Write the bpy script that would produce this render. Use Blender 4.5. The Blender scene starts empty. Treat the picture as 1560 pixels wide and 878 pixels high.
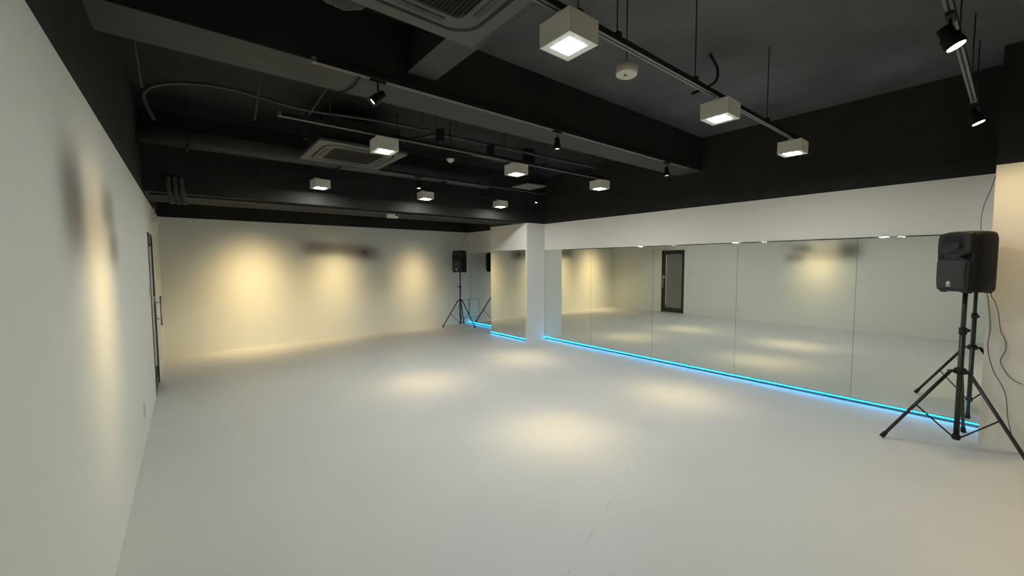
import bpy, bmesh, math, random
from mathutils import Vector, Matrix
random.seed(4)
S = bpy.context.scene
COL = S.collection
R = math.radians
PI = math.pi

# ------------------------------------------------------------------ camera, world, exposure
cam_d = bpy.data.cameras.new('camera'); cam = bpy.data.objects.new('camera', cam_d); COL.objects.link(cam)
cam_d.sensor_fit = 'HORIZONTAL'; cam_d.sensor_width = 36.0
cam_d.lens = 615.91 / 1560 * 36.0
cam_d.clip_start = 0.02; cam_d.clip_end = 100
yaw, pitch, roll = R(38.7557), R(3.5251), R(0.2233)
fw = Vector((math.sin(yaw) * math.cos(pitch), math.cos(yaw) * math.cos(pitch), -math.sin(pitch)))
rt = Vector((math.cos(yaw), -math.sin(yaw), 0)); up = rt.cross(fw)
r2 = rt * math.cos(roll) - up * math.sin(roll); u2 = up * math.cos(roll) + rt * math.sin(roll)
M = Matrix((r2, u2, -fw)).transposed().to_4x4(); M.translation = (0, 0, 1.63)
cam.matrix_world = M
S.camera = cam

w = bpy.data.worlds.new('world'); S.world = w; w.use_nodes = True
w.node_tree.nodes['Background'].inputs[0].default_value = (0.5, 0.55, 0.6, 1)
w.node_tree.nodes['Background'].inputs[1].default_value = 0.02
S.view_settings.view_transform = 'Standard'; S.view_settings.look = 'None'
S.view_settings.exposure = 0.0; S.view_settings.gamma = 1.0; S.view_settings.use_curve_mapping = False
S.cycles.max_bounces = 12; S.cycles.diffuse_bounces = 7; S.cycles.glossy_bounces = 6
S.cycles.sample_clamp_indirect = 4.0
S.cycles.caustics_reflective = True; S.cycles.caustics_refractive = False
S.cycles.use_denoising = True

PANEL_E = 285.0         # emission of the square ceiling lamps
SPOT_W = 205.0          # warm track spots (floor)
WALL_W = 230.0
LED_E = 32.0
COOL = (0.98, 1.0, 0.95)
WARM = (1.0, 0.745, 0.37)

# ------------------------------------------------------------------ room numbers
XL, XR, YF, YB = -0.36, 5.976, 9.32, -2.2
H = 2.455; ZM = 1.905; ZC = 3.45
XC, YC1, YC2, YP = 5.468, 6.316, 7.588, 0.145

# ------------------------------------------------------------------ materials
def mat(name, base=(.5, .5, .5), rough=.6, metal=0.0, bump=0, bscale=200, emit=None, es=1.0, spec=None, var=0, vscale=3, coat=0):
    m = bpy.data.materials.new(name); m.use_nodes = True
    nt = m.node_tree; b = nt.nodes['Principled BSDF']
    b.inputs['Base Color'].default_value = (*base, 1)
    b.inputs['Roughness'].default_value = rough; b.inputs['Metallic'].default_value = metal
    if spec is not None: b.inputs['Specular IOR Level'].default_value = spec
    tc = nt.nodes.new('ShaderNodeTexCoord')
    if var:
        n = nt.nodes.new('ShaderNodeTexNoise'); n.inputs['Scale'].default_value = vscale; n.inputs['Detail'].default_value = 5
        nt.links.new(tc.outputs['Object'], n.inputs['Vector'])
        cr = nt.nodes.new('ShaderNodeValToRGB')
        cr.color_ramp.elements[0].position = .3; cr.color_ramp.elements[1].position = .7
        cr.color_ramp.elements[0].color = (*[c * (1 - var) for c in base], 1)
        cr.color_ramp.elements[1].color = (*[min(1, c * (1 + var)) for c in base], 1)
        nt.links.new(n.outputs['Fac'], cr.inputs['Fac']); nt.links.new(cr.outputs['Color'], b.inputs['Base Color'])
    if bump:
        n = nt.nodes.new('ShaderNodeTexNoise'); n.inputs['Scale'].default_value = bscale; n.inputs['Detail'].default_value = 3
        nt.links.new(tc.outputs['Object'], n.inputs['Vector'])
        bp = nt.nodes.new('ShaderNodeBump'); bp.inputs['Strength'].default_value = bump; bp.inputs['Distance'].default_value = .002
        nt.links.new(n.outputs['Fac'], bp.inputs['Height']); nt.links.new(bp.outputs['Normal'], b.inputs['Normal'])
    if emit:
        b.inputs['Emission Color'].default_value = (*emit, 1); b.inputs['Emission Strength'].default_value = es
    return m

M_WALL = mat('white_wallpaper', (.78, .785, .72), .85, bump=.25, bscale=160, spec=.2)
M_SOFF = mat('white_soffit_paint', (.85, .83, .78), .75, spec=.25)
M_BLACK = mat('black_ceiling_paint', (.022, .022, .020), .8, var=.25, vscale=2, bump=.4, bscale=30, spec=.25)
M_UPPER = mat('black_wall_paint', (.028, .028, .026), .85, var=.15, vscale=4, spec=.2)
M_SLAB = mat('dark_grey_slab_paint', (.095, .097, .098), .8, var=.3, vscale=1.2, bump=.5, bscale=14, spec=.25)
M_BEAM = mat('charcoal_beam_paint', (.068, .068, .062), .8, var=.08, vscale=3, spec=.25)
M_DUCT = mat('charcoal_duct_paint', (.055, .055, .052), .6, var=.1, vscale=6, spec=.3)
M_MIRROR = mat('mirror_glass', (.87, .90, .86), 0.0, 1.0)
M_GAP = mat('mirror_backing_board', (.10, .13, .12), .7)
M_LAMPW = mat('white_lamp_enamel', (.84, .82, .74), .45)
M_REFL = mat('lamp_reflector', (.85, .85, .82), .3)
M_PANEL = mat('glowing_lamp_diffuser', (.9, .9, .9), .5, emit=COOL, es=PANEL_E)
M_LENS = mat('glowing_spot_lens', (.9, .9, .9), .4, emit=(1, .86, .62), es=9)
M_TRACKW = mat('grey_track_aluminium', (.20, .20, .195), .45, .3)
M_TRACKB = mat('dark_track_aluminium', (.12, .12, .115), .5, .2)
M_BLK = mat('matt_black_plastic', (.013, .014, .015), .5, bump=.5, bscale=700, spec=.3)
M_CAB = mat('black_speaker_cabinet', (.015, .017, .017), .6, bump=.8, bscale=500, spec=.25)
M_STEEL = mat('black_powder_coated_steel', (.022, .023, .022), .42)
M_RUB = mat('black_rubber', (.012, .012, .012), .8)
M_CHROME = mat('brushed_steel', (.62, .62, .60), .3, 1.0)
M_SILV = mat('silver_print', (.78, .78, .76), .4)
M_DOORF = mat('black_aluminium_frame', (.022, .021, .016), .45)
M_CABLE = mat('grey_cable_jacket', (.10, .10, .09), .6)
M_WPL = mat('white_plastic', (.72, .71, .67), .4)
M_CREAM = mat('cream_plastic', (.62, .60, .50), .5)
M_DARKP = mat('dark_grey_print', (.08, .08, .08), .6)
M_ACP = mat('charcoal_air_conditioner_panel', (.072, .072, .068), .55)
M_GROOVE = mat('black_groove', (.010, .010, .010), .7)
M_LED = mat('cyan_led_strip', (.1, .5, .6), .4, emit=(.0028, .38, .86), es=LED_E)

# floor: off white sheet, faint scuffs and seam
def floor_mat():
    m = mat('off_white_floor_sheet', (.66, .665, .65), .42, spec=.35)
    nt = m.node_tree; b = nt.nodes['Principled BSDF']; L = nt.links.new
    tc = nt.nodes.new('ShaderNodeTexCoord')
    n = nt.nodes.new('ShaderNodeTexNoise'); n.inputs['Scale'].default_value = .9; n.inputs['Detail'].default_value = 6
    L(tc.outputs['Object'], n.inputs['Vector'])
    cr = nt.nodes.new('ShaderNodeValToRGB')
    cr.color_ramp.elements[0].position = .3; cr.color_ramp.elements[1].position = .7
    cr.color_ramp.elements[0].color = (.635, .645, .635, 1); cr.color_ramp.elements[1].color = (.68, .68, .665, 1)
    L(n.outputs['Fac'], cr.inputs['Fac'])
    # broken hairline scuffs lying along one seam (a line in the room's x direction)
    sep = nt.nodes.new('ShaderNodeSeparateXYZ'); L(tc.outputs['Object'], sep.inputs[0])
    def mth(op, a, bb=None, c=None):
        k = nt.nodes.new('ShaderNodeMath'); k.operation = op
        for i, v in enumerate((a, bb, c)):
            if v is None: continue
            if isinstance(v, (int, float)): k.inputs[i].default_value = v
            else: L(v, k.inputs[i])
        return k.outputs[0]
    # distance from the seam through (1.05,1.25) heading (.93,.36)
    sx, sy, dx, dy = SEAM
    d = mth('ADD', mth('MULTIPLY', mth('SUBTRACT', sep.outputs[0], sx), -dy), mth('MULTIPLY', mth('SUBTRACT', sep.outputs[1], sy), dx))
    ln = mth('SUBTRACT', 1.0, mth('MINIMUM', 1.0, mth('DIVIDE', mth('ABSOLUTE', d), .004)))
    n2 = nt.nodes.new('ShaderNodeTexNoise'); n2.inputs['Scale'].default_value = 5.0; n2.inputs['Detail'].default_value = 2
    L(tc.outputs['Object'], n2.inputs['Vector'])
    brk = mth('MULTIPLY', mth('GREATER_THAN', n2.outputs['Fac'], .53), ln)
    mx = nt.nodes.new('ShaderNodeMix'); mx.data_type = 'RGBA'
    L(mth('MULTIPLY', brk, .55), mx.inputs[0]); L(cr.outputs['Color'], mx.inputs[6]); mx.inputs[7].default_value = (.33, .33, .30, 1)
    L(mx.outputs[2], b.inputs['Base Color'])
    n3 = nt.nodes.new('ShaderNodeTexNoise'); n3.inputs['Scale'].default_value = 3; n3.inputs['Detail'].default_value = 4
    L(tc.outputs['Object'], n3.inputs['Vector'])
    L(mth('MULTIPLY_ADD', n3.outputs['Fac'], .2, .34), b.inputs['Roughness'])
    return m
SEAM = (1.01, 1.21, .93, .36)

# ------------------------------------------------------------------ mesh helpers
def bm_box(bm, x0, x1, y0, y1, z0, z1, mi=0, bev=0):
    vs = [bm.verts.new((x, y, z)) for x in (x0, x1) for y in (y0, y1) for z in (z0, z1)]
    fs = []
    for idx in ((0, 1, 3, 2), (4, 6, 7, 5), (0, 4, 5, 1), (2, 3, 7, 6), (0, 2, 6, 4), (1, 5, 7, 3)):
        f = bm.faces.new([vs[i] for i in idx]); f.material_index = mi; fs.append(f)
    if bev:
        es = list({e for f in fs for e in f.edges})
        bmesh.ops.bevel(bm, geom=es, offset=bev, segments=2, affect='EDGES', profile=.5)
    return vs

def bm_tube(bm, a, b, r0, r1=None, n=12, cap=True, mi=0):
    a, b = Vector(a), Vector(b); r1 = r0 if r1 is None else r1
    d = (b - a).normalized(); h = Vector((0, 0, 1)) if abs(d.z) < .95 else Vector((1, 0, 0))
    u = d.cross(h).normalized(); v = d.cross(u)
    A = [bm.verts.new(a + (u * math.cos(t) + v * math.sin(t)) * r0) for t in [2 * PI * i / n for i in range(n)]]
    B = [bm.verts.new(b + (u * math.cos(t) + v * math.sin(t)) * r1) for t in [2 * PI * i / n for i in range(n)]]
    for i in range(n):
        f = bm.faces.new((A[i], A[(i + 1) % n], B[(i + 1) % n], B[i])); f.material_index = mi; f.smooth = True
    if cap:
        bm.faces.new(A[::-1]).material_index = mi; bm.faces.new(B).material_index = mi

def bm_lathe(bm, prof, n=24, mat4=None, mi=0):
    rings = []
    for r, z in prof:
        ring = [bm.verts.new((r * math.cos(2 * PI * i / n), r * math.sin(2 * PI * i / n), z)) for i in range(n)]
        rings.append(ring)
    for k in range(len(rings) - 1):
        for i in range(n):
            f = bm.faces.new((rings[k][i], rings[k][(i + 1) % n], rings[k + 1][(i + 1) % n], rings[k + 1][i])); f.smooth = True; f.material_index = mi
    bm.faces.new(rings[0][::-1]).material_index = mi; bm.faces.new(rings[-1]).material_index = mi
    if mat4 is not None:
        for ring in rings:
            for v in ring: v.co = mat4 @ v.co

def catmull(pts, per=8):
    P = [Vector(p) for p in pts]; P = [P[0]] + P + [P[-1]]; out = []
    for i in range(1, len(P) - 2):
        for k in range(per):
            t = k / per
            out.append(.5 * ((2 * P[i]) + (-P[i - 1] + P[i + 1]) * t + (2 * P[i - 1] - 5 * P[i] + 4 * P[i + 1] - P[i + 2]) * t * t + (-P[i - 1] + 3 * P[i] - 3 * P[i + 1] + P[i + 2]) * t ** 3))
    out.append(P[-2]); return out

def bm_path(bm, pts, r, n=8, per=8):
    C = catmull(pts, per); prev = None; up_ = Vector((.13, .21, .97))
    rings = []
    for i, c in enumerate(C):
        d = (C[min(i + 1, len(C) - 1)] - C[max(i - 1, 0)]).normalized()
        u = d.cross(up_).normalized() if prev is None else (prev - d * prev.dot(d)).normalized()
        prev = u; v = d.cross(u)
        rings.append([bm.verts.new(c + (u * math.cos(2 * PI * k / n) + v * math.sin(2 * PI * k / n)) * r) for k in range(n)])
    for a, b in zip(rings, rings[1:]):
        for k in range(n):
            f = bm.faces.new((a[k], a[(k + 1) % n], b[(k + 1) % n], b[k])); f.smooth = True
    bm.faces.new(rings[0][::-1]); bm.faces.new(rings[-1])

def obj(name, bm, mats, parent=None, loc=None, **props):
    bmesh.ops.recalc_face_normals(bm, faces=bm.faces)
    me = bpy.data.meshes.new(name); bm.to_mesh(me); bm.free()
    for m in (mats if isinstance(mats, (list, tuple)) else [mats]): me.materials.append(m)
    o = bpy.data.objects.new(name, me); COL.objects.link(o)
    if parent is not None: o.parent = parent
    if loc is not None: o.location = loc
    for k, v in props.items(): o[k] = v
    return o

def struct(name, bm, mats, parent=None, **kw):
    o = obj(name, bm, mats, parent, **kw)
    if parent is None: o['kind'] = 'structure'
    return o

def thing(name, label, cat, loc=(0, 0, 0), rz=0, group=None):
    o = bpy.data.objects.new(name, None); COL.objects.link(o); o.empty_display_size = .1
    o.location = loc; o.rotation_euler = (0, 0, rz); o['label'] = label; o['category'] = cat
    if group: o['group'] = group
    return o

def tag(o, label, cat, group=None, kind=None):
    o['label'] = label; o['category'] = cat
    if group: o['group'] = group
    if kind: o['kind'] = kind
    return o

def dup(root, loc, label, rz=None, group=None):
    r = root.copy(); COL.objects.link(r); r.location = loc; r['label'] = label
    if rz is not None: r.rotation_euler = (0, 0, rz)
    if group: r['group'] = group
    for ch in list(root.children):
        c = ch.copy(); COL.objects.link(c); c.parent = r
        for g in ch.children:
            d = g.copy(); COL.objects.link(d); d.parent = c
    return r

NB = bmesh.new

# ------------------------------------------------------------------ room shell
bm = NB(); bm_box(bm, XL - .3, XR + .4, YB - .3, YF + .4, -.12, 0); struct('floor', bm, floor_mat())

DY0, DY1, DZ = 6.595, 7.38, 2.03
bm = NB()      # left wall, door opening cut out
for (a, b, c, d) in ((YB - .2, DY0, 0, H), (DY1, YF + .2, 0, H), (DY0, DY1, DZ, H)):
    bm_box(bm, XL - .15, XL, a, b, c, d, 0)
bm_box(bm, XL - .15, XL, YB - .2, YF + .2, H, ZC + .1, 1)
struct('wall_left', bm, [M_WALL, M_UPPER])
bm = NB()
bm_box(bm, XL, XR + .2, YF, YF + .15, 0, H, 0); bm_box(bm, XL, XR + .2, YF, YF + .15, H, ZC + .1, 1)
struct('wall_far', bm, [M_WALL, M_BLACK])
bm = NB()
bm_box(bm, XL, XR + .2, YB - .15, YB, 0, H, 0); bm_box(bm, XL, XR + .2, YB - .15, YB, H, ZC + .1, 1)
struct('wall_back', bm, [M_WALL, M_BLACK])
bm = NB()
bm_box(bm, XR + .010, XR + .16, YB, YF, 0, ZM, 2)
bm_box(bm, XR - .004, XR + .16, YB, YF, ZM, H, 0)
bm_box(bm, XR - .004, XR + .16, YB, YF, H, ZC + .1, 1)
struct('wall_right', bm, [M_SOFF, M_UPPER, M_GAP])

def column(name, y0, y1, mir):
    bm = NB()
    if mir:
        bm_box(bm, XC + .010, XR - .004, y0, y1, 0, ZM, 0)
        bm_box(bm, XC - .004, XC + .010, y0, y0 + .035, 0, ZM, 0)
        bm_box(bm, XC - .004, XR - .004, y0, y1, ZM, H, 0)
    else:
        bm_box(bm, XC, XR - .004, y0, y1, 0, H, 0)
    bm_box(bm, XC, XR - .004, y0, y1, H, ZC, 1)
    return struct(name, bm, [M_SOFF, M_BLACK])
column('wall_right_column', YC1, YC2, True)
column('wall_right_pillar', -1.2, YP, False)

bm = NB(); bm_box(bm, XL - .15, XR + .2, YB - .15, YF + .15, ZC, ZC + .15)
struct('ceiling', bm, M_SLAB)

def beam(name, x0, x1, y0, y1, z0, z1=ZC, m=M_BEAM, m2=M_BLACK):
    bm = NB(); bm_box(bm, x0, x1, y0, y1, z0 + .006, z1, 0)
    bm_box(bm, x0, x1, y0, y1, z0, z0 + .006, 1)
    return struct(name, bm, [m2, m])
beam('ceiling_beam', XL, XR - .004, 2.965, 3.36, 2.97)
beam('ceiling_beam', 1.365, 1.60, YB, 2.965, 3.08)
beam('ceiling_beam', XL, XR - .004, 6.33, 7.35, 2.48, m=M_UPPER)
# added black sheets that darken the slab over the left, far and middle bays
bm = NB(); bm_box(bm, XL, 1.365, YB, 2.965, ZC - .03, ZC); struct('trim_1', bm, M_BLACK)
bm = NB(); bm_box(bm, XL, XR - .004, 7.35, YF, ZC - .03, ZC); struct('trim_2', bm, M_BLACK)
bm = NB(); bm_box(bm, XL, XR - .004, 3.36, 6.33, ZC - .03, ZC); struct('trim_4', bm, M_BLACK)

# ------------------------------------------------------------------ mirrors and LED strips
def mirror(name, label, x, y0, y1):
    bm = NB(); g = .0016
    bm_box(bm, x, x + .006, y0 + g, y1 - g, .045, ZM - .014)
    o = obj(name, bm, M_MIRROR); tag(o, label, 'mirror')
    bm = NB(); n = 8; pts = []
    for i in range(n + 1):
        s = i / n; pts.append((s * .013, .013 * math.tan(R(10)) * s * s * .5))
    A = [bm.verts.new((x + d, y0 + g, ZM - .014 + z)) for z, d in pts]
    B = [bm.verts.new((x + d, y1 - g, ZM - .014 + z)) for z, d in pts]
    for i in range(n):
        f = bm.faces.new((A[i], B[i], B[i + 1], A[i + 1])); f.smooth = True
    C1 = [bm.verts.new((x + .006, yy, zz)) for yy, zz in ((y0 + g, ZM - .001), (y1 - g, ZM - .001), (y0 + g, ZM - .014), (y1 - g, ZM - .014))]
    bm.faces.new((A[-1], B[-1], C1[1], C1[0])); bm.faces.new((C1[0], C1[1], C1[3], C1[2]))
    obj('bevelled_edge', bm, M_MIRROR, o)
    return o
J = [YC1, 5.045, 3.735, 2.432, 1.142, YP]
L5 = ['mirror panel on the long wall right beside the white column',
      'mirror panel on the long wall showing the black framed glass door at its left',
      'mirror panel in the middle of the long wall, to the right of the reflected door',
      'mirror panel on the long wall showing the warm glow and grey lettering',
      'mirror panel on the long wall behind the large near speaker']
for k in range(5): mirror('mirror_panel', L5[k], XR, J[k + 1], J[k])
mirror('mirror_panel', 'narrow mirror panel on the face of the white column', XC, YC1 + .037, YC2)
mirror('mirror_panel', 'mirror panel in the far corner recess behind the small speaker', XR, YC2, YF)

def led(label, x, y0, y1):
    o = thing('led_strip', label, 'led light', (x, (y0 + y1) / 2, .012))
    bm = NB(); bm_box(bm, .0, .010, -(y1 - y0) / 2, (y1 - y0) / 2, -.012, .033); obj('channel', bm, M_TRACKB, o)
    bm = NB(); bm_tube(bm, (-.003, -(y1 - y0) / 2 + .004, .026), (-.003, (y1 - y0) / 2 - .004, .026), .0036, n=10); obj('glowing_tube', bm, M_LED, o)
led('glowing cyan LED strip along the foot of the long mirror wall', XR - .012, YP + .01, YC1 - .01)
led('glowing cyan LED strip at the foot of the mirrored white column', XC - .012, YC1 + .037, YC2 - .002)
led('glowing blue LED strip in the far corner recess behind the small speaker', XR - .012, YC2 + .01, YF - .01)

# ------------------------------------------------------------------ door in the left wall
d = thing('door_1', 'black framed glass door in the left wall', 'door', (XL, DY0, 0)); del d['category']; d['kind'] = 'structure'
W = DY1 - DY0
bm = NB()
for (a, b, c, e) in ((.003, .035, 0, DZ - .003), (W - .035, W - .003, 0, DZ - .003), (.035, W - .035, DZ - .04, DZ - .003)):
    bm_box(bm, -.09, .006, a, b, c, e)
obj('door_frame', bm, M_DOORF, d)
bm = NB()
for (a, b, c, e) in ((.037, .085, .01, DZ - .042), (W - .135, W - .037, .01, DZ - .042), (.085, W - .135, DZ - .13, DZ - .042), (.085, W - .135, .01, .15)):
    bm_box(bm, -.045, -.005, a, b, c, e)
leaf = obj('door_leaf', bm, M_DOORF, d)
M_GLASS = mat('frosted_grey_glass', (.20, .205, .18), .28, var=.12, vscale=1.5, spec=.5)
bm = NB(); bm_box(bm, -.030, -.020, .085, W - .135, .15, DZ - .13); obj('glass_pane', bm, M_GLASS, leaf)
bm = NB(); bm_box(bm, -.020, -.006, W - .165, W - .150, .27, DZ - .16); bm_box(bm, -.020, -.006, W - .165, W - .085, .262, .28)
obj('bright_glazing_bar', bm, M_SILV, leaf, label='long thin pale vertical bar beside the glass')
bm = NB(); bm_tube(bm, (.062, W - .085, .80), (.062, W - .085, 1.20), .011)
for z in (.89, 1.11): bm_tube(bm, (-.005, W - .085, z), (.062, W - .085, z), .008)
obj('pull_handle', bm, M_CHROME, leaf, label='short vertical steel pull handle')
bm = NB(); bm_box(bm, -.006, .004, W - .11, W - .06, 1.12, 1.20, bev=.001); bm_tube(bm, (.004, W - .085, 1.16), (.016, W - .085, 1.16), .012)
obj('lock_plate', bm, M_CHROME, leaf)
# dark room wall behind the door leaf
bm = NB(); bm_box(bm, XL - .20, XL - .151, DY0 - .1, DY1 + .1, 0, DZ + .1); struct('trim_3', bm, M_DOORF)

# ------------------------------------------------------------------ small wall fittings
def plate(name, label, cat, x, y, z, w_, h_, n):
    o = thing(name, label, cat, (x, y, z))
    bm = NB(); bm_box(bm, 0, .008, -w_ / 2, w_ / 2, -h_ / 2, h_ / 2, bev=.002); obj('cover_plate', bm, M_WPL, o)
    for k in range(n):
        bm = NB(); zz = (k - (n - 1) / 2) * .03
        bm_box(bm, .008, .011, -.014, .014, zz - .011, zz + .011, bev=.001); obj('rocker' if 'switch' in name else 'socket', bm, M_CREAM, o)
plate('wall_socket', 'small white power socket low on the left wall', 'socket', XL, 4.95, .30, .07, .12, 2)
plate('light_switch', 'pale grey light switch plate on the left wall beside the glass door', 'switch', XL, 6.40, 1.32, .11, .12, 2)
o = thing('emergency_lamp', 'small white emergency lamp high on the left wall near the far corner', 'lamp', (XL, 7.75, 2.33))
bm = NB(); bm_box(bm, 0, .025, -.07, .07, -.10, .06, bev=.004); obj('back_plate', bm, M_WPL, o)
bm = NB(); bm_box(bm, .025, .085, -.055, .055, -.11, -.015, bev=.006); obj('lamp_housing', bm, M_WPL, o)
bm = NB(); bm_tube(bm, (.03, 0, .0), (.03, 0, .11), .006); obj('conduit_stub', bm, M_WPL, o)
# thin framed hatch low in the far corner
o = thing('access_hatch', 'thin outlined rectangular hatch low on the far wall in the corner', 'hatch', (5.80, YF, .45))
bm = NB(); bm_box(bm, -.135, .165, -.006, 0, -.30, .20, bev=.002); obj('hatch_panel', bm, M_WALL, o)
bm = NB()
for (a, b, c, e) in ((-.141, .171, .20, .206), (-.141, .171, -.306, -.30), (-.141, -.135, -.30, .20), (.165, .171, -.30, .20)):
    bm_box(bm, a, b, -.008, 0, c, e)
obj('hatch_frame', bm, M_CABLE, o)

# soft grey lettering (unreadable, soft edged) applied to the walls
def soft_letter_mat(name, blobs, col, strength):
    m = bpy.data.materials.new(name); m.use_nodes = True; nt = m.node_tree; L = nt.links.new
    b = nt.nodes['Principled BSDF']; b.inputs['Base Color'].default_value = (*col, 1); b.inputs['Roughness'].default_value = .85
    b.inputs['Specular IOR Level'].default_value = .2
    tc = nt.nodes.new('ShaderNodeTexCoord'); sep = nt.nodes.new('ShaderNodeSeparateXYZ'); L(tc.outputs['Object'], sep.inputs[0])
    def mth(op, a, bb=None):
        k = nt.nodes.new('ShaderNodeMath'); k.operation = op
        for i, v in enumerate((a, bb)):
            if v is None: continue
            if isinstance(v, (int, float)): k.inputs[i].default_value = v
            else: L(v, k.inputs[i])
        return k.outputs[0]
    tot = None
    for (u, v, su, sv, a) in blobs:      # flat-topped soft blob: a*exp(-((du/su)^4+(dv/sv)^4)) approximated by smooth falloff
        du = mth('DIVIDE', mth('SUBTRACT', sep.outputs[0], u), su); dv = mth('DIVIDE', mth('SUBTRACT', sep.outputs[2], v), sv)
        q = mth('ADD', mth('POWER', mth('ABSOLUTE', du), 2.6), mth('POWER', mth('ABSOLUTE', dv), 2.6))
        e = mth('MULTIPLY', mth('POWER', 2.71828, mth('MULTIPLY', q, -1.0)), a)
        tot = e if tot is None else mth('ADD', tot, e)
    fac = mth('MINIMUM', mth('MULTIPLY', tot, strength), 1.0)
    tr = nt.nodes.new('ShaderNodeBsdfTransparent'); mx = nt.nodes.new('ShaderNodeMixShader')
    L(fac, mx.inputs[0]); L(tr.outputs[0], mx.inputs[1]); L(b.outputs[0], mx.inputs[2])
    L(mx.outputs[0], nt.nodes['Material Output'].inputs[0])
    return m
def lettering(label, loc, rz, hw, hh, m):
    bm = NB(); bm.faces.new([bm.verts.new((x, -.001, z)) for x, z in ((-hw, -hh), (hw, -hh), (hw, hh), (-hw, hh))])   # vinyl lettering film flat on the wall
    o = obj('wall_lettering', bm, m, loc=loc); o.rotation_euler = (0, 0, rz); tag(o, label, 'sign'); return o
lettering('blurred dark grey lettering high on the far wall', (2.73, YF, 1.90), 0, 1.02, .36,
          soft_letter_mat('grey_wall_lettering_wide', [(-.58, .06, .27, .15, .75), (-.13, .06, .30, .15, .75), (.32, .01, .27, .16, .6), (.56, -.04, .24, .17, .55)], (.20, .175, .155), .66))
lettering('blurred dark grey lettering high on the left wall', (XL, 3.08, 1.88), PI / 2, 1.02, .40,
          soft_letter_mat('grey_wall_lettering_tall', [(-.60, .02, .22, .22, .75), (-.05, -.04, .48, .19, .42), (.40, .10, .24, .12, .5), (.55, -.14, .22, .12, .5)], (.20, .18, .155), .68))  # middle blob weaker than the ends: spotlight brightening put into the mask

# ------------------------------------------------------------------ track lighting
def track(label, y, z, x0, x1, rods=(), m=M_TRACKW, top=ZC, cat='lighting track'):
    o = thing('lighting_track', label, cat, ((x0 + x1) / 2, y, z)); hw = (x1 - x0) / 2
    bm = NB(); bm_box(bm, -hw, hw, -.017, .017, 0, .030)
    obj('rail', bm, M_BLK, o)
    for s in (-1, 1):
        bm = NB(); bm_box(bm, -hw, hw, s * .011 - .006, s * .011 + .006, -.003, 0); obj('rail_lip', bm, m, o)
    for s in (-1, 1):
        bm = NB(); bm_box(bm, s * hw - .012, s * hw + .012, -.019, .019, -.004, .031, bev=.002)
        obj('end_cap', bm, m, o)
    for x in rods:
        bm = NB(); bm_tube(bm, (x - (x0 + x1) / 2, 0, .03), (x - (x0 + x1) / 2, 0, top - z), .004, n=8)
        bm_box(bm, x - (x0 + x1) / 2 - .015, x - (x0 + x1) / 2 + .015, -.02, .02, .028, .05)
        obj('hanging_rod', bm, M_BLK, o)
    return o
YR = (1.385, 3.70, 6.0); XS = (1.465, 3.04, 4.55); ZT = 2.80
track('hanging grey lighting track closest to the camera, carrying three square lamps', YR[0], ZT, .75, 4.75, (1.53, 1.836, 2.67, 3.9))
track('hanging grey lighting track in the middle row, carrying three square lamps', YR[1], ZT, .62, 4.65, (1.0, 2.0, 3.5, 4.4), m=M_TRACKB)
track('dark hanging lighting track in the farthest row, carrying three square lamps', YR[2], ZT, .80, 4.75, (1.2, 2.6, 4.2), m=M_BLK)

def square_lamp():
    o = thing('square_ceiling_lamp', '', 'ceiling lamp')
    h, t = .098, .112       # half width, height ; origin at the underside
    bm = NB()
    outer = [(-h, -h), (h, -h), (h, h), (-h, h)]; ri = h - .004; pi_ = .060; zi = .0025
    def ring(s, z): return [bm.verts.new((a / h * s, b / h * s, z)) for a, b in outer]
    top = ring(h - .002, t); top0 = ring(h, t - .002); bot = ring(h, 0); rim = ring(ri, 0)
    bm.faces.new(top)
    for A, B in ((top, top0), (top0, bot), (bot, rim)):
        for i in range(4): bm.faces.new((A[i], A[(i + 1) % 4], B[(i + 1) % 4], B[i]))
    obj('housing', bm, M_LAMPW, o)
    bm = NB()
    A = ring2 = [bm.verts.new((a / h * ri, b / h * ri, 0)) for a, b in outer]
    B = [bm.verts.new((a / h * pi_, b / h * pi_, zi)) for a, b in outer]
    for i in range(4): bm.faces.new((A[i], A[(i + 1) % 4], B[(i + 1) % 4], B[i]))
    obj('reflector', bm, M_REFL, o)
    bm = NB(); bm_box(bm, -pi_, pi_, -pi_, pi_, zi, zi + .004); obj('glowing_diffuser', bm, M_PANEL, o)
    bm = NB(); bm_box(bm, -.075, -.005, -.016, .016, t, t + .026, bev=.003); bm_tube(bm, (-.06, 0, t - .002), (-.06, 0, t + .028), .017)
    obj('track_adapter', bm, M_WPL, o)
    return o
ROW = ['row closest to the camera', 'middle row', 'far row']
PL = ['leftmost', 'middle', 'rightmost']
l0 = square_lamp(); first = True
for r in range(3):
    for c in range(3):
        lab = 'glowing white square ceiling lamp, %s of the three in the %s' % (PL[c], ROW[r])
        loc = (XS[c], YR[r], ZT - .026 - .112 - .003)
        if first: l0.location = loc; l0['label'] = lab; l0['group'] = 'square lamps on the tracks'; first = False
        else:
            q = dup(l0, loc, lab)
            if (r, c) == (2, 0): q.rotation_euler = (0, 0, R(9))
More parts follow.
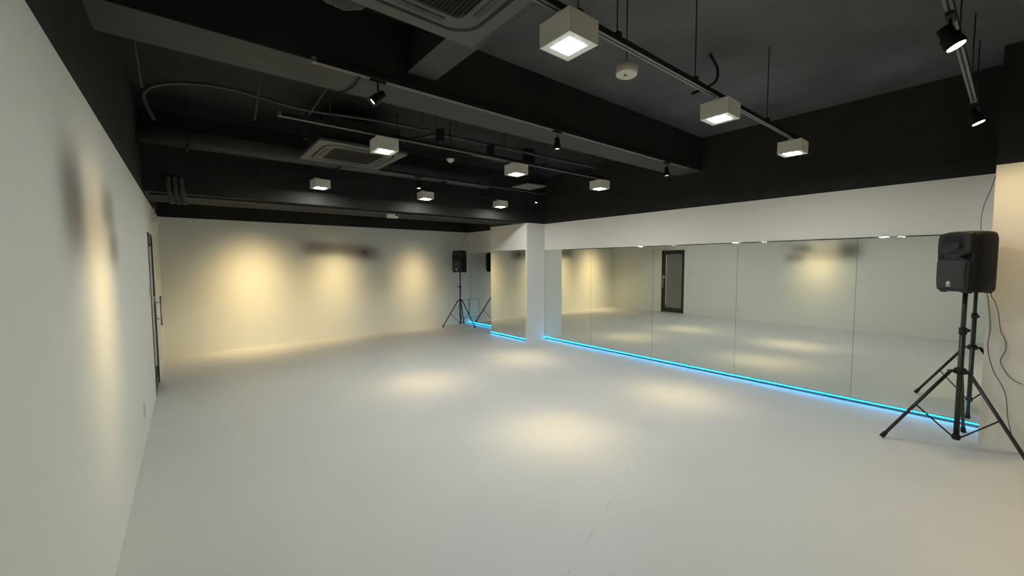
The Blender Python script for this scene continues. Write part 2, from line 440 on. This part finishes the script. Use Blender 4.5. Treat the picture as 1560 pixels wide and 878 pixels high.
# fixture lamp body stands off its rail
def spot_fixture(name, label, loc, aim, power, size, blend, m=M_BLK, lens_r=.033, blen=.12, drop=.12, group='black track spotlights', rad=.035, lens_at=.36):
    loc = Vector(loc); o = thing(name, label, 'spotlight', loc, 0, group)
    bm = NB(); bm_box(bm, -.055, .055, -.017, .017, -.022, 0, bev=.003); obj('track_adapter', bm, m, o)
    piv = Vector((0, 0, -drop)); dr = (Vector(aim) - (loc + piv)).normalized()
    bm = NB(); bm_tube(bm, (0, 0, -.02), piv + Vector((0, 0, .015)), .0065)
    bm_tube(bm, piv + Vector((0, 0, .02)), piv + Vector((0, 0, -.005)), .012)
    obj('stem', bm, m, o)
    rot = dr.to_track_quat('Z', 'Y').to_matrix().to_4x4()
    base = Matrix.Translation(piv) @ rot
    bm = NB()
    bm_lathe(bm, [(lens_r * .70, -blen * .45), (lens_r * .78, -blen * .43), (lens_r * .80, -blen * .05), (lens_r * 1.0, 0), (lens_r * 1.12, blen * .5), (lens_r * 1.15, blen * .55), (lens_r * 1.08, blen * .55), (lens_r * .93, blen * (lens_at - .01))], 24, base)
    obj('lamp_head', bm, m, o)
    bm = NB(); bm_lathe(bm, [(lens_r * .90, blen * lens_at), (lens_r * .90, blen * (lens_at + .015))], 24, base); obj('glowing_lens', bm, M_LENS, o)
    ld = bpy.data.lights.new('spot_lamp', 'SPOT'); ld.energy = power; ld.color = WARM; ld.spot_size = R(115); ld.spot_blend = .6
    ld.shadow_soft_size = rad
    # reflector beam: intensity falls off as a power of the cosine from the axis
    ld.use_nodes = True; nt = ld.node_tree; em = nt.nodes['Emission']
    tc = nt.nodes.new('ShaderNodeTexCoord'); sp = nt.nodes.new('ShaderNodeSeparateXYZ'); nt.links.new(tc.outputs['Normal'], sp.inputs[0])
    ab = nt.nodes.new('ShaderNodeMath'); ab.operation = 'ABSOLUTE'; nt.links.new(sp.outputs[2], ab.inputs[0])
    pw_ = nt.nodes.new('ShaderNodeMath'); pw_.operation = 'POWER'; nt.links.new(ab.outputs[0], pw_.inputs[0]); pw_.inputs[1].default_value = size
    nt.links.new(pw_.outputs[0], em.inputs['Strength'])
    lo = bpy.data.objects.new('lamp_light', ld); COL.objects.link(lo); lo.parent = o
    lo.matrix_local = Matrix.Translation(piv + dr * (blen * .56 + .012)) @ (-dr).to_track_quat('Z', 'Y').to_matrix().to_4x4()
    return o
YT = 2.92; ZS = 2.94
track('dark lighting track along the near edge of the wide ceiling beam', YT, ZS, .70, 5.45, m=M_TRACKW)
track('grey lighting track overhead at the right edge, with two spotlights', .27, 2.90, 2.2, 4.95, (2.5, 3.6, 4.6))
_t = [o for o in bpy.data.objects if o.get('label','').startswith('grey lighting track overhead')][0]
bm = NB(); bm_box(bm, 1.387, 1.70, -.017, .017, 0, .030); obj('end_feed', bm, M_BLK, _t)
bm = NB(); bm_tube(bm, (1.60, 0, .03), (1.60, 0, ZC - 2.90), .004, n=8); obj('hanging_rod', bm, M_BLK, _t)
track('short dark lighting track between the air conditioner and the far beam', 5.62, 2.92, 2.15, 5.3, (2.3, 3.8, 5.1), m=M_TRACKB)
spot_fixture('track_spotlight', 'black spotlight on the wide beam tilted towards the left wall, lens glowing', (1.12, YT, ZS), (XL, 3.10, 1.42), WALL_W * .72, 36, 1.0)
spot_fixture('track_spotlight', 'black spotlight hanging from the middle of the wide beam, pointing straight down', (2.93, YT, ZS), (2.72, 2.70, 0), SPOT_W, 42, 1.0)
spot_fixture('track_spotlight', 'black spotlight at the right end of the wide beam, pointing down', (4.95, YT, ZS), (4.62, 2.55, 0), SPOT_W, 42, 1.0)
spot_fixture('track_spotlight', 'small black spotlight behind the second air conditioner, above a square lamp', (2.74, 5.62, 2.92), (2.47, 4.98, 0), SPOT_W, 42, 1.0)
spot_fixture('track_spotlight', 'distant tiny black spotlight high up left of the long mirror wall', (5.10, 5.62, 2.92), (4.42, 5.25, 0), SPOT_W, 42, 1.0)
spot_fixture('track_spotlight', 'black spotlight at the top right corner of the ceiling with a bright oval lens', (3.12, .27, 2.90), (3.25, -1.0, 0), 110, 6, 1.0, lens_at=.53, lens_r=.040, drop=.11)
spot_fixture('track_spotlight', 'dark spotlight beyond the end of the right overhead track, thin bright lens', (5.10, .27, 2.90), (5.14, -.85, .1), 66, 6, 1.0, lens_at=.53, lens_r=.040, drop=.08)
track('black lighting track hidden behind the far beam, in front of the far wall', 8.10, 2.86, .2, 5.0, (.6, 2.2, 4.0), m=M_BLK)
for k, (x, az, pw, sz, nm) in enumerate(((1.00, .42, 1.5, 13, 'left part'), (2.52, .86, 1.05, 21, 'middle'), (4.36, .86, .92, 24, 'right part'))):
    spot_fixture('wall_washer_spotlight', 'black spotlight behind the far beam washing the %s of the far wall' % nm, (x, 8.10, 2.86), (x, YF, az), WALL_W * pw, sz, 1.0, drop=.10, group='spotlights behind the far beam')

# ------------------------------------------------------------------ ceiling services
def cassette(label, cx, cy, z, s=.475):
    o = thing('ceiling_air_conditioner', label, 'air conditioner', (cx, cy, z))
    def rrect(bm, hs, r, zz, n=6):
        out = []
        for (sx, sy, a0) in ((1, 1, 0), (-1, 1, 90), (-1, -1, 180), (1, -1, 270)):
            for k in range(n + 1):
                a = R(a0 + 90 * k / n); out.append(bm.verts.new((sx * (hs - r) + r * math.cos(a), sy * (hs - r) + r * math.sin(a), zz)))
        return out
    def loft(bm, rings):
        for A, B in zip(rings, rings[1:]):
            n = len(A)
            for i in range(n): bm.faces.new((A[i], A[(i + 1) % n], B[(i + 1) % n], B[i]))
    bm = NB()
    loft(bm, [rrect(bm, s - .03, .01, .03), rrect(bm, s, .012, .03), rrect(bm, s, .012, .004), rrect(bm, s - .006, .012, 0), rrect(bm, s - .080, .15, 0), rrect(bm, s - .085, .15, .012)])
    obj('panel', bm, M_ACP, o)
    bm = NB(); loft(bm, [rrect(bm, s - .085, .15, .012), rrect(bm, s - .105, .14, .012)]); obj('groove', bm, M_GROOVE, o)
    bm = NB(); loft(bm, [rrect(bm, s - .105, .14, .012), rrect(bm, s - .105, .14, .001), rrect(bm, s - .20, .05, -.002), rrect(bm, s - .205, .05, .008)])
    obj('inner_frame', bm, M_ACP, o)
    for k in range(4):
        bm = NB(); bm_box(bm, -.20, .20, s - .172, s - .135, -.006, -.001, bev=.002)
        bmesh.ops.rotate(bm, verts=bm.verts, cent=(0, 0, 0), matrix=Matrix.Rotation(k * PI / 2, 3, 'Z')); obj('air_vane', bm, M_DUCT, o)
    bm = NB(); g = s - .205; bm_box(bm, -g, g, -g, g, .010, .016, 0)
    k = -g + .012
    while k < g:
        bm_box(bm, k, k + .006, -g, g, .004, .010, 0); k += .022
    obj('intake_grille', bm, M_BLACK, o)
    bm = NB(); bm_box(bm, -.42, .42, -.42, .42, .03, .30, bev=.01); obj('casing', bm, M_BLACK, o)
    for sx in (-1, 1):
        for sy in (-1, 1):
            bm = NB(); bm_tube(bm, (sx * .44, sy * .30, .2), (sx * .44, sy * .30, ZC - z), .005, n=6); bm_box(bm, sx * .44 - .03, sx * .44 + .02, sy * .30 - .02, sy * .30 + .02, .19, .21)
            obj('hanger', bm, M_DUCT, o)
cassette('black four-way ceiling air conditioner cut by the top edge, closest to the camera', .895, 1.605, 2.90)
cassette('black four-way ceiling air conditioner further back, beside the middle row of square lamps', 1.61, 5.05, 2.91, .485)

# ducts, pipes and rods
def pipe(name, label, cat, pts, r, m=M_DUCT, group=None, n=10, bands=True):
    bm = NB(); bm_path(bm, pts, r, n); o = obj(name, bm, m); tag(o, label, cat, group)
    return o
bm = NB()
prof = [(-.20, .0), (-.20, .10), (-.17, .03), (-.12, .0)]
def xduct(label, x0, x1, y, z, hw, hh, m):
    o = thing('air_duct', label, 'duct', ((x0 + x1) / 2, y, z)); L_ = (x1 - x0) / 2
    bm = NB(); n = 20; A = []; B = []
    for i in range(n):
        t = 2 * PI * i / n; cy = abs(math.cos(t)) ** .6 * math.copysign(1, math.cos(t)); sz = abs(math.sin(t)) ** .6 * math.copysign(1, math.sin(t))
        A.append(bm.verts.new((-L_, cy * hw, hh + sz * hh))); B.append(bm.verts.new((L_, cy * hw, hh + sz * hh)))
    for i in range(n):
        f = bm.faces.new((A[i], A[(i + 1) % n], B[(i + 1) % n], B[i])); f.smooth = True
    bm.faces.new(A[::-1]); bm.faces.new(B); obj('duct_body', bm, m, o)
    x = -L_ + .4
    while x < L_:
        bm = NB()
        for s in (-1, 1): bm_tube(bm, (x, s * (hw + .015), -.02), (x, s * (hw + .015), ZC - z), .005, n=6)
        bm_box(bm, x - .015, x + .015, -hw - .03, hw + .03, -.024, -.004); obj('duct_hanger', bm, M_BLK, o); x += 1.6
    return o
xduct('long black rounded air duct running across behind the second air conditioner', -.34, 4.15, 5.86, 2.93, .11, .10, M_DUCT)
# slim conduits along the underside of the far beam
for k, (y, z, r_) in enumerate(((6.48, 2.462, .016), (6.62, 2.464, .012))):
    pipe('conduit', ['thicker', 'thinner'][k] + ' dark conduit running along the underside of the far beam', 'pipe', [(XL + .05, y, z), (2, y, z), (5.4, y, z)], r_, M_DUCT)
pipe('flexible_hose', 'dark ribbed hose arching through the left ceiling bay', 'hose',
     [(-.15, 4.25, 2.75), (-.20, 4.2, 2.93), (-.02, 4.2, 3.05), (.35, 4.2, 3.10), (.9, 4.2, 3.06), (1.5, 4.2, 3.1), (2.2, 4.2, 3.12)], .013, M_DUCT)
for k, x in enumerate((-.13, -.07, -.01)):
    pipe('insulated_pipe', 'stub of wrapped black pipe under the left end of the far beam, %s of three' % ['left', 'middle', 'right'][k], 'pipe',
         [(x, 6.29, 2.66), (x, 6.27, 2.55), (x + .01, 6.25, 2.42), (x + .03, 6.24, 2.345)], .024, M_BEAM)
# slanted threaded rods in the left bay
for k, (a, b, lab) in enumerate((((.56, 3.80, 3.42), (.50, 4.10, 2.85), 'thin slanting rod hanging in the dark bay beyond the wide beam'),
                                 ((1.15, 3.78, 3.40), (.92, 4.08, 2.98), 'thin tilted rod to the left of the middle square lamp row'),
                                 ((-.24, 3.7, 3.42), (-.2, 4.0, 2.9), 'thin rod beside the left wall in the dark bay'))):
    bm = NB(); bm_tube(bm, a, b, .008, n=8); tag(obj('threaded_rod', bm, M_BEAM), lab, 'rod')
# crumpled insulation sleeve beside the first cassette
bm = NB(); C = [(.42, 2.20, 3.16), (.56, 2.27, 3.08), (.72, 2.31, 3.07), (.84, 2.34, 3.16)]
bm_path(bm, C, .075, 14, 10)
for v in bm.verts: v.co += Vector((random.uniform(-.008, .008), random.uniform(-.008, .008), random.uniform(-.008, .008)))
tag(obj('insulated_duct_elbow', bm, M_BEAM), 'crumpled charcoal wrapped pipe elbow at the top edge beside the near air conditioner', 'pipe')
# brackets hanging in the middle bay
def bracket(label, x, y, z, w_):
    o = thing('pipe_bracket', label, 'bracket', (x, y, z))
    for s in (-1, 1):
        bm = NB(); bm_tube(bm, (s * w_, 0, .02), (s * w_, 0, ZC - z), .006, n=6); obj('rod', bm, M_DUCT, o)
    bm = NB(); bm_box(bm, -w_ - .04, w_ + .04, -.02, .02, -.02, .02); obj('cross_bar', bm, M_DUCT, o)
    bm = NB(); bm_box(bm, -.03, .03, -.05, .05, .02, .16); obj('junction_box', bm, M_BLK, o)
bracket('dark pipe bracket hanging above the middle row of square lamps', 2.35, 4.25, 3.02, .22)
bracket('dark pipe bracket hanging further right in the middle ceiling bay', 3.25, 4.5, 3.05, .25)
pipe('refrigerant_pipe', 'black pipe running along the middle ceiling bay into the second air conditioner', 'pipe',
     [(2.2, 4.95, 3.19), (2.4, 4.75, 3.22), (2.6, 4.62, 3.25), (3.3, 4.62, 3.26), (4.4, 4.6, 3.26), (5.6, 4.6, 3.26)], .022, M_DUCT)
bm = NB(); bm_path(bm, [(.98, 2.93, 3.0), (1.02, 2.99, 2.965), (1.03, 3.15, 2.955), (1.0, 3.34, 2.96), (.98, 3.38, 3.0)], .007, 8)
tag(obj('power_cable', bm, M_BLK), 'black cable crossing the underside of the wide beam behind the tilted spotlight', 'cable')
# short cable loop near the slab
pipe('loose_cable', 'short black cable loop hanging from the slab between the first row lamps and the right', 'cable',
     [(3.62, 1.75, 3.44), (3.66, 1.70, 3.30), (3.66, 1.72, 3.20), (3.58, 1.80, 3.14), (3.50, 1.84, 3.10)], .012, M_BLK)
# flat square diffuser
o = thing('ceiling_diffuser', 'flat dark square air diffuser beyond the middle row of lamps', 'vent', (4.30, 4.92, 2.84))
bm = NB(); bm_box(bm, -.20, .20, -.20, .20, 0, .02, bev=.004); obj('face_plate', bm, M_ACP, o)
bm = NB(); bm_tube(bm, (0, 0, .02), (0, 0, ZC - 2.84), .10, n=20); obj('neck', bm, M_BLACK, o)

# detectors
o = thing('round_detector', 'round cream disc hanging on a rod beside the track closest to the camera', 'detector', (2.144, 1.545, 2.775))
bm = NB(); bm_lathe(bm, [(.058, 0), (.064, .004), (.064, .050), (.060, .054)], 32, Matrix.Rotation(R(5), 4, 'Y')); obj('body', bm, M_CREAM, o)
bm = NB(); bm_tube(bm, (0, 0, .05), (0, 0, ZC - 2.785), .004, n=8); obj('hanging_rod', bm, M_BLK, o)
bm = NB(); bm_box(bm, -.022, .020, -.004, .004, -.0012, .0012); bm_box(bm, -.003, .003, .008, .022, -.0012, .0012); bm_box(bm, -.010, .010, .010, .014, -.0012, .0012)
obj('printed_mark', bm, M_DARKP, o)
o = thing('smoke_detector', 'tiny white domed smoke detector between the lamps of the middle row', 'detector', (2.66, 4.55, 2.93))
bm = NB(); bm_lathe(bm, [(.022, -.022), (.026, -.018), (.028, -.006), (.048, 0), (.050, .016), (.048, .020)], 24); obj('body', bm, M_CREAM, o)
bm = NB(); bm_tube(bm, (0, 0, .02), (0, 0, ZC - 2.93), .006, n=8); obj('conduit_drop', bm, M_BLK, o)
o = thing('sensor_box', 'small white box sensor under the far beam, above the lettering', 'sensor', (2.73, 6.60, 2.395))
bm = NB(); bm_box(bm, -.085, .085, -.045, .045, 0, .066, bev=.005); obj('body', bm, M_WPL, o)
bm = NB(); bm_box(bm, .035, .072, -.050, -.044, .03, .066, bev=.001); obj('dark_window', bm, M_BLK, o)
bm = NB(); bm_box(bm, -.02, .02, -.02, .02, .066, .08); obj('mount', bm, M_WPL, o)

# ------------------------------------------------------------------ speakers and tripods
def tripod(label, loc, ang, r=.50, pole_top=1.36, group='black speaker stands', zb=.08, knob=0):
    o = thing('tripod_stand', label, 'speaker stand', loc, ang, group)
    bm = NB(); bm_tube(bm, (0, 0, zb), (0, 0, 1.04), .0195, n=16); obj('lower_pole', bm, M_STEEL, o)
    bm = NB(); bm_tube(bm, (0, 0, 1.02), (0, 0, pole_top), .0160, n=16); obj('upper_pole', bm, M_STEEL, o)
    bm = NB(); bm_lathe(bm, [(.021, 1.00), (.026, 1.005), (.026, 1.055), (.021, 1.06)], 20); obj('pole_collar', bm, M_BLK, o)
    bm = NB(); bm_tube(bm, (.022, 0, 1.03), (.055, 0, 1.03), .007); bm_tube(bm, (.055, 0, 1.03), (.075, 0, 1.03), .016, .013); bmesh.ops.rotate(bm, verts=bm.verts, cent=(0, 0, 0), matrix=Matrix.Rotation(knob, 3, 'Z')); obj('locking_knob', bm, M_BLK, o)
    bm = NB(); bm_lathe(bm, [(.022, .650), (.040, .658), (.042, .690), (.034, .704), (.022, .710)], 20)
    for k in range(3):
        a = 2 * PI * k / 3; c, s = math.cos(a), math.sin(a); t = Vector((-s, c, 0)) * .016
        for sg in (-1, 1):
            bm_tube(bm, Vector((c * .025, s * .025, .682)) + t * sg, Vector((c * .075, s * .075, .672)) + t * sg, .010, n=6)
    obj('hub', bm, M_BLK, o)
    bm = NB(); bm_lathe(bm, [(.024, zb - .01), (.028, zb - .005), (.028, zb + .03), (.022, zb + .035)], 20); obj('bottom_collar', bm, M_BLK, o)
    for k in range(3):
        a = 2 * PI * k / 3; c, s = math.cos(a), math.sin(a)
        A = Vector((c * .06, s * .06, .680)); B = Vector((c * r, s * r, .016))
        bm = NB(); bm_tube(bm, A, B, .0135, n=12); lg = obj('leg', bm, M_STEEL, o)
        d_ = (B - A).normalized()
        bm = NB(); bm_tube(bm, B - d_ * .05, B + d_ * .006, .017, .020, n=12); obj('rubber_foot', bm, M_RUB, lg)
        mid = A.lerp(B, .50)
        bm = NB(); bm_tube(bm, (c * .024, s * .024, zb + .012), mid, .0065, n=8); bm_tube(bm, mid - Vector((-s, c, 0)) * .016, mid + Vector((-s, c, 0)) * .016, .008, n=8)
        obj('brace', bm, M_STEEL, o)
    return o

def speaker(label, loc, ang):
    """front looks along local -y; origin at the bottom centre; 0.54 tall"""
    o = thing('loudspeaker', label, 'loudspeaker', loc, ang, 'loudspeakers on tripods')
    Hh, hw = .530, .165
    def dome(x, z, y=-.12):
        t = max(0, (z - Hh * .80) / (Hh * .20)); return z + t * .034 * (1 - .5 * (x / hw) ** 2 - .5 * ((y - .01) / .17) ** 2) - .006 * t
    outline = [(-.160, -.085), (-.163, -.03), (-.150, .04), (-.125, .12), (-.105, .150), (-.06, .162), (.06, .162), (.105, .150), (.125, .12), (.150, .04), (.163, -.03), (.160, -.085), (.06, -.090), (-.06, -.090)]
    bm = NB(); rings = []
    for z, s in ((0.006, .86), (.0, .90), (.010, .96), (.030, .995), (.06, 1), (.25, 1.0), (.45, 1), (.485, .99), (.508, .965), (.524, .92), (.531, .86), (.531, .80)):
        rings.append([bm.verts.new((x * s, y * (s * .5 + .5) if y < 0 else y * s, dome(x * s, z, y))) for x, y in outline])
    n = len(outline)
    for A, B in zip(rings, rings[1:]):
        for i in range(n):
            f = bm.faces.new((A[i], A[(i + 1) % n], B[(i + 1) % n], B[i])); f.smooth = True
    bm.faces.new(rings[0][::-1])
    c = bm.verts.new((0, .02, Hh + .030))
    for i in range(n):
        f = bm.faces.new((rings[-1][i], rings[-1][(i + 1) % n], c)); f.smooth = True
    obj('cabinet', bm, M_CAB, o)
    # front baffle as a shaped sheet: horn, two triangular ports, bulging edge
    bm = NB(); NU, NV = 56, 84; G = []
    for j in range(NV + 1):
        row = []
        v = j / NV * 2 - 1; z = (v * .5 + .5) * (Hh + .004)
        sh = (1 - abs(v) ** 12) ** .5 if abs(v) < 1 else 0
        wv = hw * (.84 + .15 * max(0, 1 - abs(v) ** 8))
        for i in range(NU + 1):
            u = i / NU * 2 - 1; x = u * wv
            y = -.128 - .010 * (1 - u * u)
            edge = max(abs(u), 0); y += .030 * max(0, (abs(u) - .88) / .12) ** 2 + .030 * max(0, (abs(v) - .93) / .07) ** 2
            # horn mouth
            hx, hz = x / .112, (z - .428) / .086
            q = (abs(hx) ** 2.3 + abs(hz) ** 2.3) ** (1 / 2.3)
            if q < 1: y += .050 * (1 - q ** 1.8)
            # side ports (triangles pointing inwards)
            for sgn in (-1, 1):
                px = sgn * x; pz = z - .318
                if .070 < px < .152:
                    hh_ = .040 * (px - .066) / .075
                    t = 1 - abs(pz) / max(hh_, 1e-4)
                    if t > 0: y += .048 * min(1, t * 2.6)
            row.append(bm.verts.new((x, y, dome(x, z))))
        G.append(row)
    for j in range(NV):
        for i in range(NU):
            f = bm.faces.new((G[j][i], G[j][i + 1], G[j + 1][i + 1], G[j + 1][i])); f.smooth = True
    edge = [G[0][i] for i in range(NU + 1)] + [G[j][NU] for j in range(1, NV + 1)] + [G[NV][i] for i in range(NU - 1, -1, -1)] + [G[j][0] for j in range(NV - 1, 0, -1)]
    back = [bm.verts.new((v.co.x * .985, -.070, v.co.z * .99 + .003)) for v in edge]
    for i in range(len(edge)):
        f = bm.faces.new((edge[i], edge[(i + 1) % len(edge)], back[(i + 1) % len(edge)], back[i])); f.smooth = True
    obj('baffle', bm, M_BLK, o)
    bm = NB(); bm_lathe(bm, [(.018, 0), (.020, .004), (.030, .010)], 20, Matrix.Translation((0, -.098, .425)) @ Matrix.Rotation(PI / 2, 4, 'X')); obj('tweeter_throat', bm, M_GROOVE, o)
    # woofer grille
    mg = mat('perforated_black_grille', (.018, .021, .021), .5); nt = mg.node_tree
    vor = nt.nodes.new('ShaderNodeTexVoronoi'); vor.inputs['Scale'].default_value = 240; tc = nt.nodes.new('ShaderNodeTexCoord')
    nt.links.new(tc.outputs['Object'], vor.inputs['Vector']); bp = nt.nodes.new('ShaderNodeBump'); bp.inputs['Distance'].default_value = .001
    nt.links.new(vor.outputs['Distance'], bp.inputs['Height']); nt.links.new(bp.outputs['Normal'], nt.nodes['Principled BSDF'].inputs['Normal'])
    bm = NB(); NU, NV = 20, 20; G = []
    for j in range(NV + 1):
        v = j / NV; z = .030 + v * .250; row = []
        for i in range(NU + 1):
            u = i / NU * 2 - 1
            top = .012 * (1 - u * u) if True else 0
            x = u * .132
            y = -.1425 - .012 * (1 - u * u) + .010 * max(0, (abs(u) - .9) / .1) ** 2 + .008 * (max(0, (abs(2 * v - 1) - .9) / .1) ** 2)
            row.append(bm.verts.new((x, y, z + v * top)))
        G.append(row)
    for j in range(NV):
        for i in range(NU):
            f = bm.faces.new((G[j][i], G[j][i + 1], G[j + 1][i + 1], G[j + 1][i])); f.smooth = True
    edge = [G[0][i] for i in range(NU + 1)] + [G[j][NU] for j in range(1, NV + 1)] + [G[NV][i] for i in range(NU - 1, -1, -1)] + [G[j][0] for j in range(NV - 1, 0, -1)]
    back = [bm.verts.new((v.co.x, -.120, v.co.z)) for v in edge]
    for i in range(len(edge)): bm.faces.new((edge[i], edge[(i + 1) % len(edge)], back[(i + 1) % len(edge)], back[i]))
    gr = obj('woofer_grille', bm, mg, o)
    # round emblem with three crossed forks, word underneath
    bm = NB(); cy, cz = -.1575, .078; rr = .0175
    n = 28
    for i in range(n):
        a, b = 2 * PI * i / n, 2 * PI * (i + 1) / n
        vs = []
        for (rad, t) in ((rr, a), (rr, b), (rr - .0032, b), (rr - .0032, a)):
            vs.append((rad * math.cos(t), rad * math.sin(t)))
        F = [bm.verts.new((x, cy, cz + z)) for x, z in vs]; Bk = [bm.verts.new((x, cy + .004, cz + z)) for x, z in vs]
        bm.faces.new(F)
        for k in range(4): bm.faces.new((F[k], F[(k + 1) % 4], Bk[(k + 1) % 4], Bk[k]))
    for k in range(3):
        t = PI / 2 + k * PI / 3; dv = Vector((math.cos(t), 0, math.sin(t))); c0 = Vector((0, cy + .0015, cz))
        bm_tube(bm, c0 - dv * .0155, c0 + dv * .013, .0019, n=6)
        for sg in (-1, 1):
            nn = Vector((-dv.z, 0, dv.x)) * .0032 * sg
            bm_tube(bm, c0 + nn + dv * .003, c0 + nn + dv * .014, .0010, n=6)
    obj('emblem', bm, M_SILV, gr, label='small round silver emblem')
    cu = bpy.data.curves.new('maker_name', 'FONT'); cu.body = 'YAMAHA'; cu.size = .0115; cu.align_x = 'CENTER'; cu.align_y = 'CENTER'; cu.extrude = .001; cu.offset = .0002
    tmp = bpy.data.objects.new('tmp', cu); COL.objects.link(tmp); bpy.context.view_layer.update()
    me = bpy.data.meshes.new_from_object(tmp.evaluated_get(bpy.context.evaluated_depsgraph_get())); bpy.data.objects.remove(tmp)
    me.materials.clear(); me.materials.append(M_SILV)
    me.transform(Matrix.Translation((0, -.1565, .052)) @ Matrix.Rotation(PI / 2, 4, 'X'))
    t = bpy.data.objects.new('maker_name', me); COL.objects.link(t); t.parent = gr; t['label'] = 'small silver printed name'
    # underside feet, pole socket, handle, rear panel
    for (x, y) in ((-.11, -.09), (.11, -.09), (-.08, .11), (.08, .11)):
        bm = NB(); bm_box(bm, x - .025, x + .025, y - .014, y + .014, -.010, .008, bev=.003); obj('rubber_foot', bm, M_RUB, o)
    bm = NB(); bm_lathe(bm, [(.030, -.012), (.034, -.008), (.034, .01)], 20); obj('pole_socket', bm, M_BLK, o)
    bm = NB(); bm_box(bm, -.08, .08, .155, .176, .08, .46, bev=.004); obj('rear_panel', bm, M_STEEL, o)
    return o

ZB = 1.40
tripod('black tripod speaker stand in the right foreground in front of the long mirror', (5.20, .262, 0), R(118), .505, pole_top=1.360, knob=R(-118 - 25))
sp = speaker('large black loudspeaker on the near tripod at the right edge', (5.20, .262, 1.372), R(137 + 90)); sp.scale = (.92, .92, .925)
tripod('black tripod speaker stand in the far corner beside the column', (5.46, 8.93, 0), R(168), .48, pole_top=1.392)
speaker('black loudspeaker on the distant tripod in the far corner', (5.46, 8.93, 1.405), R(203 + 90))

# ------------------------------------------------------------------ cables
def cable(label, pts, r=.0032):
    bm = NB(); bm_path(bm, pts, r, 8, 10); tag(obj('speaker_cable', bm, M_CABLE), label, 'cable', 'speaker cables')
CABLES = {'up': [[5.95, 0.156, 2.44], [5.8, 0.177, 2.293], [5.6, 0.202, 2.146], [5.45, 0.21, 2.025], [5.36, 0.205, 1.901]], 'a': [[5.315, 0.145, 1.36], [5.36, 0.138, 1.303], [5.4, 0.116, 1.057], [5.42, 0.123, 0.88], [5.42, 0.084, 0.685], [5.42, 0.009, 0.502], [5.42, -0.016, 0.28], [5.42, -0.049, 0.119]], 'b': [[5.28, 0.12, 1.409], [5.3, 0.121, 1.341], [5.36, 0.098, 1.283], [5.42, 0.076, 1.179], [5.445, 0.058, 1.031], [5.45, 0.029, 0.95], [5.45, 0.024, 0.865], [5.45, 0.048, 0.769], [5.45, 0.015, 0.678], [5.45, -0.023, 0.624], [5.45, -0.077, 0.592]], 'far': [[5.9, 9.31, 2.46], [5.78, 9.24, 2.25], [5.62, 9.13, 2.02], [5.60, 9.11, 1.80]]}
cable('thin grey cable running from the ceiling down behind the near speaker', CABLES['up'])
cable('grey cable hanging from the near speaker straight to the floor at the stand leg', CABLES['a'])
cable('wavy grey cable dangling from the near speaker along the white pillar', CABLES['b'])
cable('thin grey cable dropping from the ceiling to the far corner speaker', CABLES['far'])
